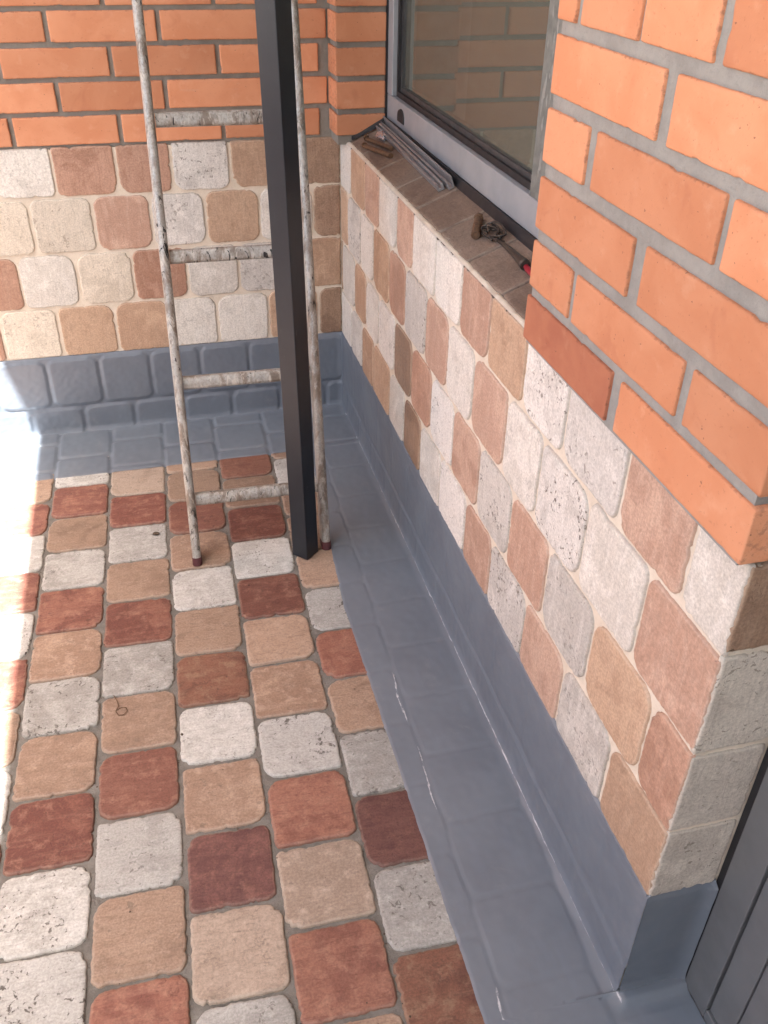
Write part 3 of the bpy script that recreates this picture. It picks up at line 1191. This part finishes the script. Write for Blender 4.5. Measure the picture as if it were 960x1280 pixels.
# ------------------------------------------------------------------ things on the sill
def on_sill(x, y, h=0.0):
    return Vector((x - sa * h, y, SILL + SL * x - .0005 + ca * h))


NSILL = Vector((-sa, 0, ca))
# two aluminium profiles
pr1 = empty('aluminium_profile', on_sill(.072, -.40))
pr1['group'] = 'aluminium profiles on the sill'
tag(pr1, 'narrow grooved aluminium profile lying on the sill, nearer the tile edge', 'profile')
a, b = on_sill(.0820, -.105, .0015), on_sill(.0705, -.668, .0015)
sec = [(-.007, 0), (.007, 0), (.007, .012), (.004, .012), (.004, .004), (-.002, .004), (-.002, .0135), (-.007, .0135)]
extrude_profile('channel', sec, a, b, NSILL, 'alu', pr1)
pr2 = empty('aluminium_profile', on_sill(.09, -.40))
pr2['group'] = 'aluminium profiles on the sill'
tag(pr2, 'tall lipped aluminium profile lying on the sill, against the window frame', 'profile')
a, b = on_sill(.0960, -.1000, .0015), on_sill(.0870, -.684, .0015)
sec = [(-.007, 0), (.006, 0), (.006, .014), (.0035, .014), (.0035, .003), (-.0045, .003), (-.0045, .024), (-.007, .024)]
extrude_profile('channel', sec, a, b, NSILL, 'alu', pr2)


def bolt(x0, y0, x1, y1, r, head, label, headr=1.7, group='rusty bolts on the sill'):
    p0, p1 = on_sill(x0, y0, r * 1.05), on_sill(x1, y1, r * 1.05)
    e = empty('rusty_bolt', on_sill((x0 + x1) / 2, (y0 + y1) / 2))
    tag(e, label, 'bolt', group)
    d = (p1 - p0)
    path, rad = [], []
    n = 40
    for i in range(n + 1):
        path.append(p0 + d * (i / n))
        rad.append(r * (1.0 + (.07 if i % 2 else -.07) * (1 if i > n * .35 else .2)))
    link('shank', tube_me('shank', path, rad, 10), 'rust', e)
    if head:
        dd = d.normalized()
        q = p0 + NSILL * (r * (headr - 1.05))
        link('bolt_head', tube_me('bolt_head', [q - dd * r * .1, q - dd * r * 1.3], r * headr, 6), 'rust', e)
    return e


bolt(.040, -.148, .064, -.300, .0052, True, 'rusty bolt lying beside the crumpled foil on the sill', 1.5)
bolt(.024, -.195, .050, -.345, .0056, True, 'rusty bolt lying closest to the sill edge beside another bolt', 1.35)
bolt(.072, -.898, .047, -.955, .0082, True, 'short thick rusty bolt beside the tangle of wire', 1.1)
# crumpled foil
rg = random.Random(9)
bm = bmesh.new()
bmesh.ops.create_icosphere(bm, subdivisions=3, radius=1)
c = on_sill(.070, -.185, .009)
for q in bm.verts:
    k = 1 + mnoise.noise(q.co * 2.3) * .55 + mnoise.noise(q.co * 6) * .35
    q.co = Vector((q.co.x * .011, q.co.y * .026, q.co.z * .009)) * k
fm = bpy.data.meshes.new('crumpled_foil')
bm.to_mesh(fm)
bm.free()
tag(link('crumpled_foil', fm, 'foil', None, Matrix.Translation(c)), 'small crumpled piece of shiny foil beside the rusty bolts', 'foil')
# tangle of dark wire
wire = empty('wire_tangle', on_sill(.074, -.97))
tag(wire, 'tangle of dark bent wire on the sill between bolt and tool', 'wire')
for k in range(7):
    path = []
    cx, cy = .074 + rg.uniform(-.004, .004), -.975 + rg.uniform(-.008, .008)
    ra, rb = rg.uniform(.008, .015), rg.uniform(.026, .040)
    ph, tw = rg.uniform(0, 6), rg.uniform(-.5, .5)
    hh = .003 + k * .0018
    for i in range(26):
        a = ph + i / 25 * rg.uniform(5.0, 5.1)
        lx, ly = math.cos(a) * ra, math.sin(a) * rb
        x = cx + lx * math.cos(tw) - ly * math.sin(tw) * .4
        y = cy + ly * math.cos(tw)
        path.append(on_sill(min(x, .095), y, hh + .002 * math.sin(a * 2 + k)))
    link('strand', tube_me('strand', path, .0019, 6), 'darkwire', wire)
# tool with a dark shank and red handle end
tool = empty('hand_tool', on_sill(.068, -1.09))
tag(tool, 'dark hand tool with a red handle end lying on the sill beside the pier', 'tool')
p = [on_sill(.070, -1.005, .005), on_sill(.0705, -1.04, .0055), on_sill(.070, -1.075, .006), on_sill(.069, -1.105, .0065), on_sill(.068, -1.130, .0075), on_sill(.067, -1.142, .0075)]
link('shank', tube_me('shank', p, [.0035, .0042, .0055, .007, .0088, .0090], 12), 'darkwire', tool)
p = [on_sill(.067, -1.1430, .006), on_sill(.066, -1.152, .0058), on_sill(.0645, -1.19, .0065), on_sill(.063, -1.235, .0065), on_sill(.0628, -1.243, .006)]
link('handle', tube_me('handle', p, [.0045, .0050, .0052, .005, .0035], 12), 'redplastic', tool)

# ------------------------------------------------------------------ grit on the floor
rg = random.Random(15)
V, F = [], []
for k in range(420):
    x = rg.uniform(-1.1, -.2)
    y = rg.uniform(-1.95, -.28)
    if rg.random() < .7:        # gathers in the joints
        cidx = rg.randrange(-2, 6)
        x = XC0 + (cidx - .5) * .1475 + SHEAR * y + rg.gauss(0, .004)
    if x > floor_edge_x(y) - .01:
        continue
    r = rg.uniform(.0006, .0017) * (1.8 if rg.random() < .06 else 1)
    z = .0008 + r * .5 if rg.random() < .3 else -.0035 + r
    b0 = len(V)
    for dx, dy, dz in ((1, 0, 0), (-1, 0, 0), (0, 1, 0), (0, -1, 0), (0, 0, 1), (0, 0, -1)):
        s = r * rg.uniform(.7, 1.5)
        V.append((x + dx * s, y + dy * s, z + dz * s * .7))
    for f in ((0, 2, 4), (2, 1, 4), (1, 3, 4), (3, 0, 4), (2, 0, 5), (1, 2, 5), (3, 1, 5), (0, 3, 5)):
        F.append(tuple(b0 + q for q in f))
MAT['grit'] = rough_mat('dark_grit', (.06, .045, .035), (.12, .09, .065), 300)
tag(link('grit', mesh('grit', V, F), 'grit'), 'fine dark grit lying in the paving joints', 'grit', None, 'stuff')

# ------------------------------------------------------------------ scraps on the pavers
pts = [(-.712, -1.118), (-.706, -1.135), (-.703, -1.150), (-.709, -1.162), (-.704, -1.174), (-.694, -1.176), (-.687, -1.168), (-.689, -1.157), (-.698, -1.155), (-.707, -1.160)]
sp = []
for i in range(len(pts) - 1):
    for k in range(4):
        a, b = Vector(pts[i]), Vector(pts[i + 1])
        q = a.lerp(b, k / 4)
        sp.append((q.x, q.y, .0026 + .0005 * math.sin(i * 1.3 + k * .3)))
tag(link('wire_scrap', tube_me('wire_scrap', sp, .0008, 6), 'rust'), 'tiny curled scrap of dark wire lying on a tan paver', 'wire')
bm = bmesh.new()
bmesh.ops.create_icosphere(bm, subdivisions=2, radius=1)
for q in bm.verts:
    k = 1 + mnoise.noise(q.co * 1.7 + Vector((3, 1, 2))) * .3
    q.co = Vector((q.co.x * .0085, q.co.y * .0065, q.co.z * .003)) * k
me = bpy.data.meshes.new('pebble')
bm.to_mesh(me)
bm.free()
tag(link('pebble', me, 'grit', None, Matrix.Translation((-.604, -.580, .0035))), 'small flat brown pebble lying on a white paver near the ladder', 'pebble')
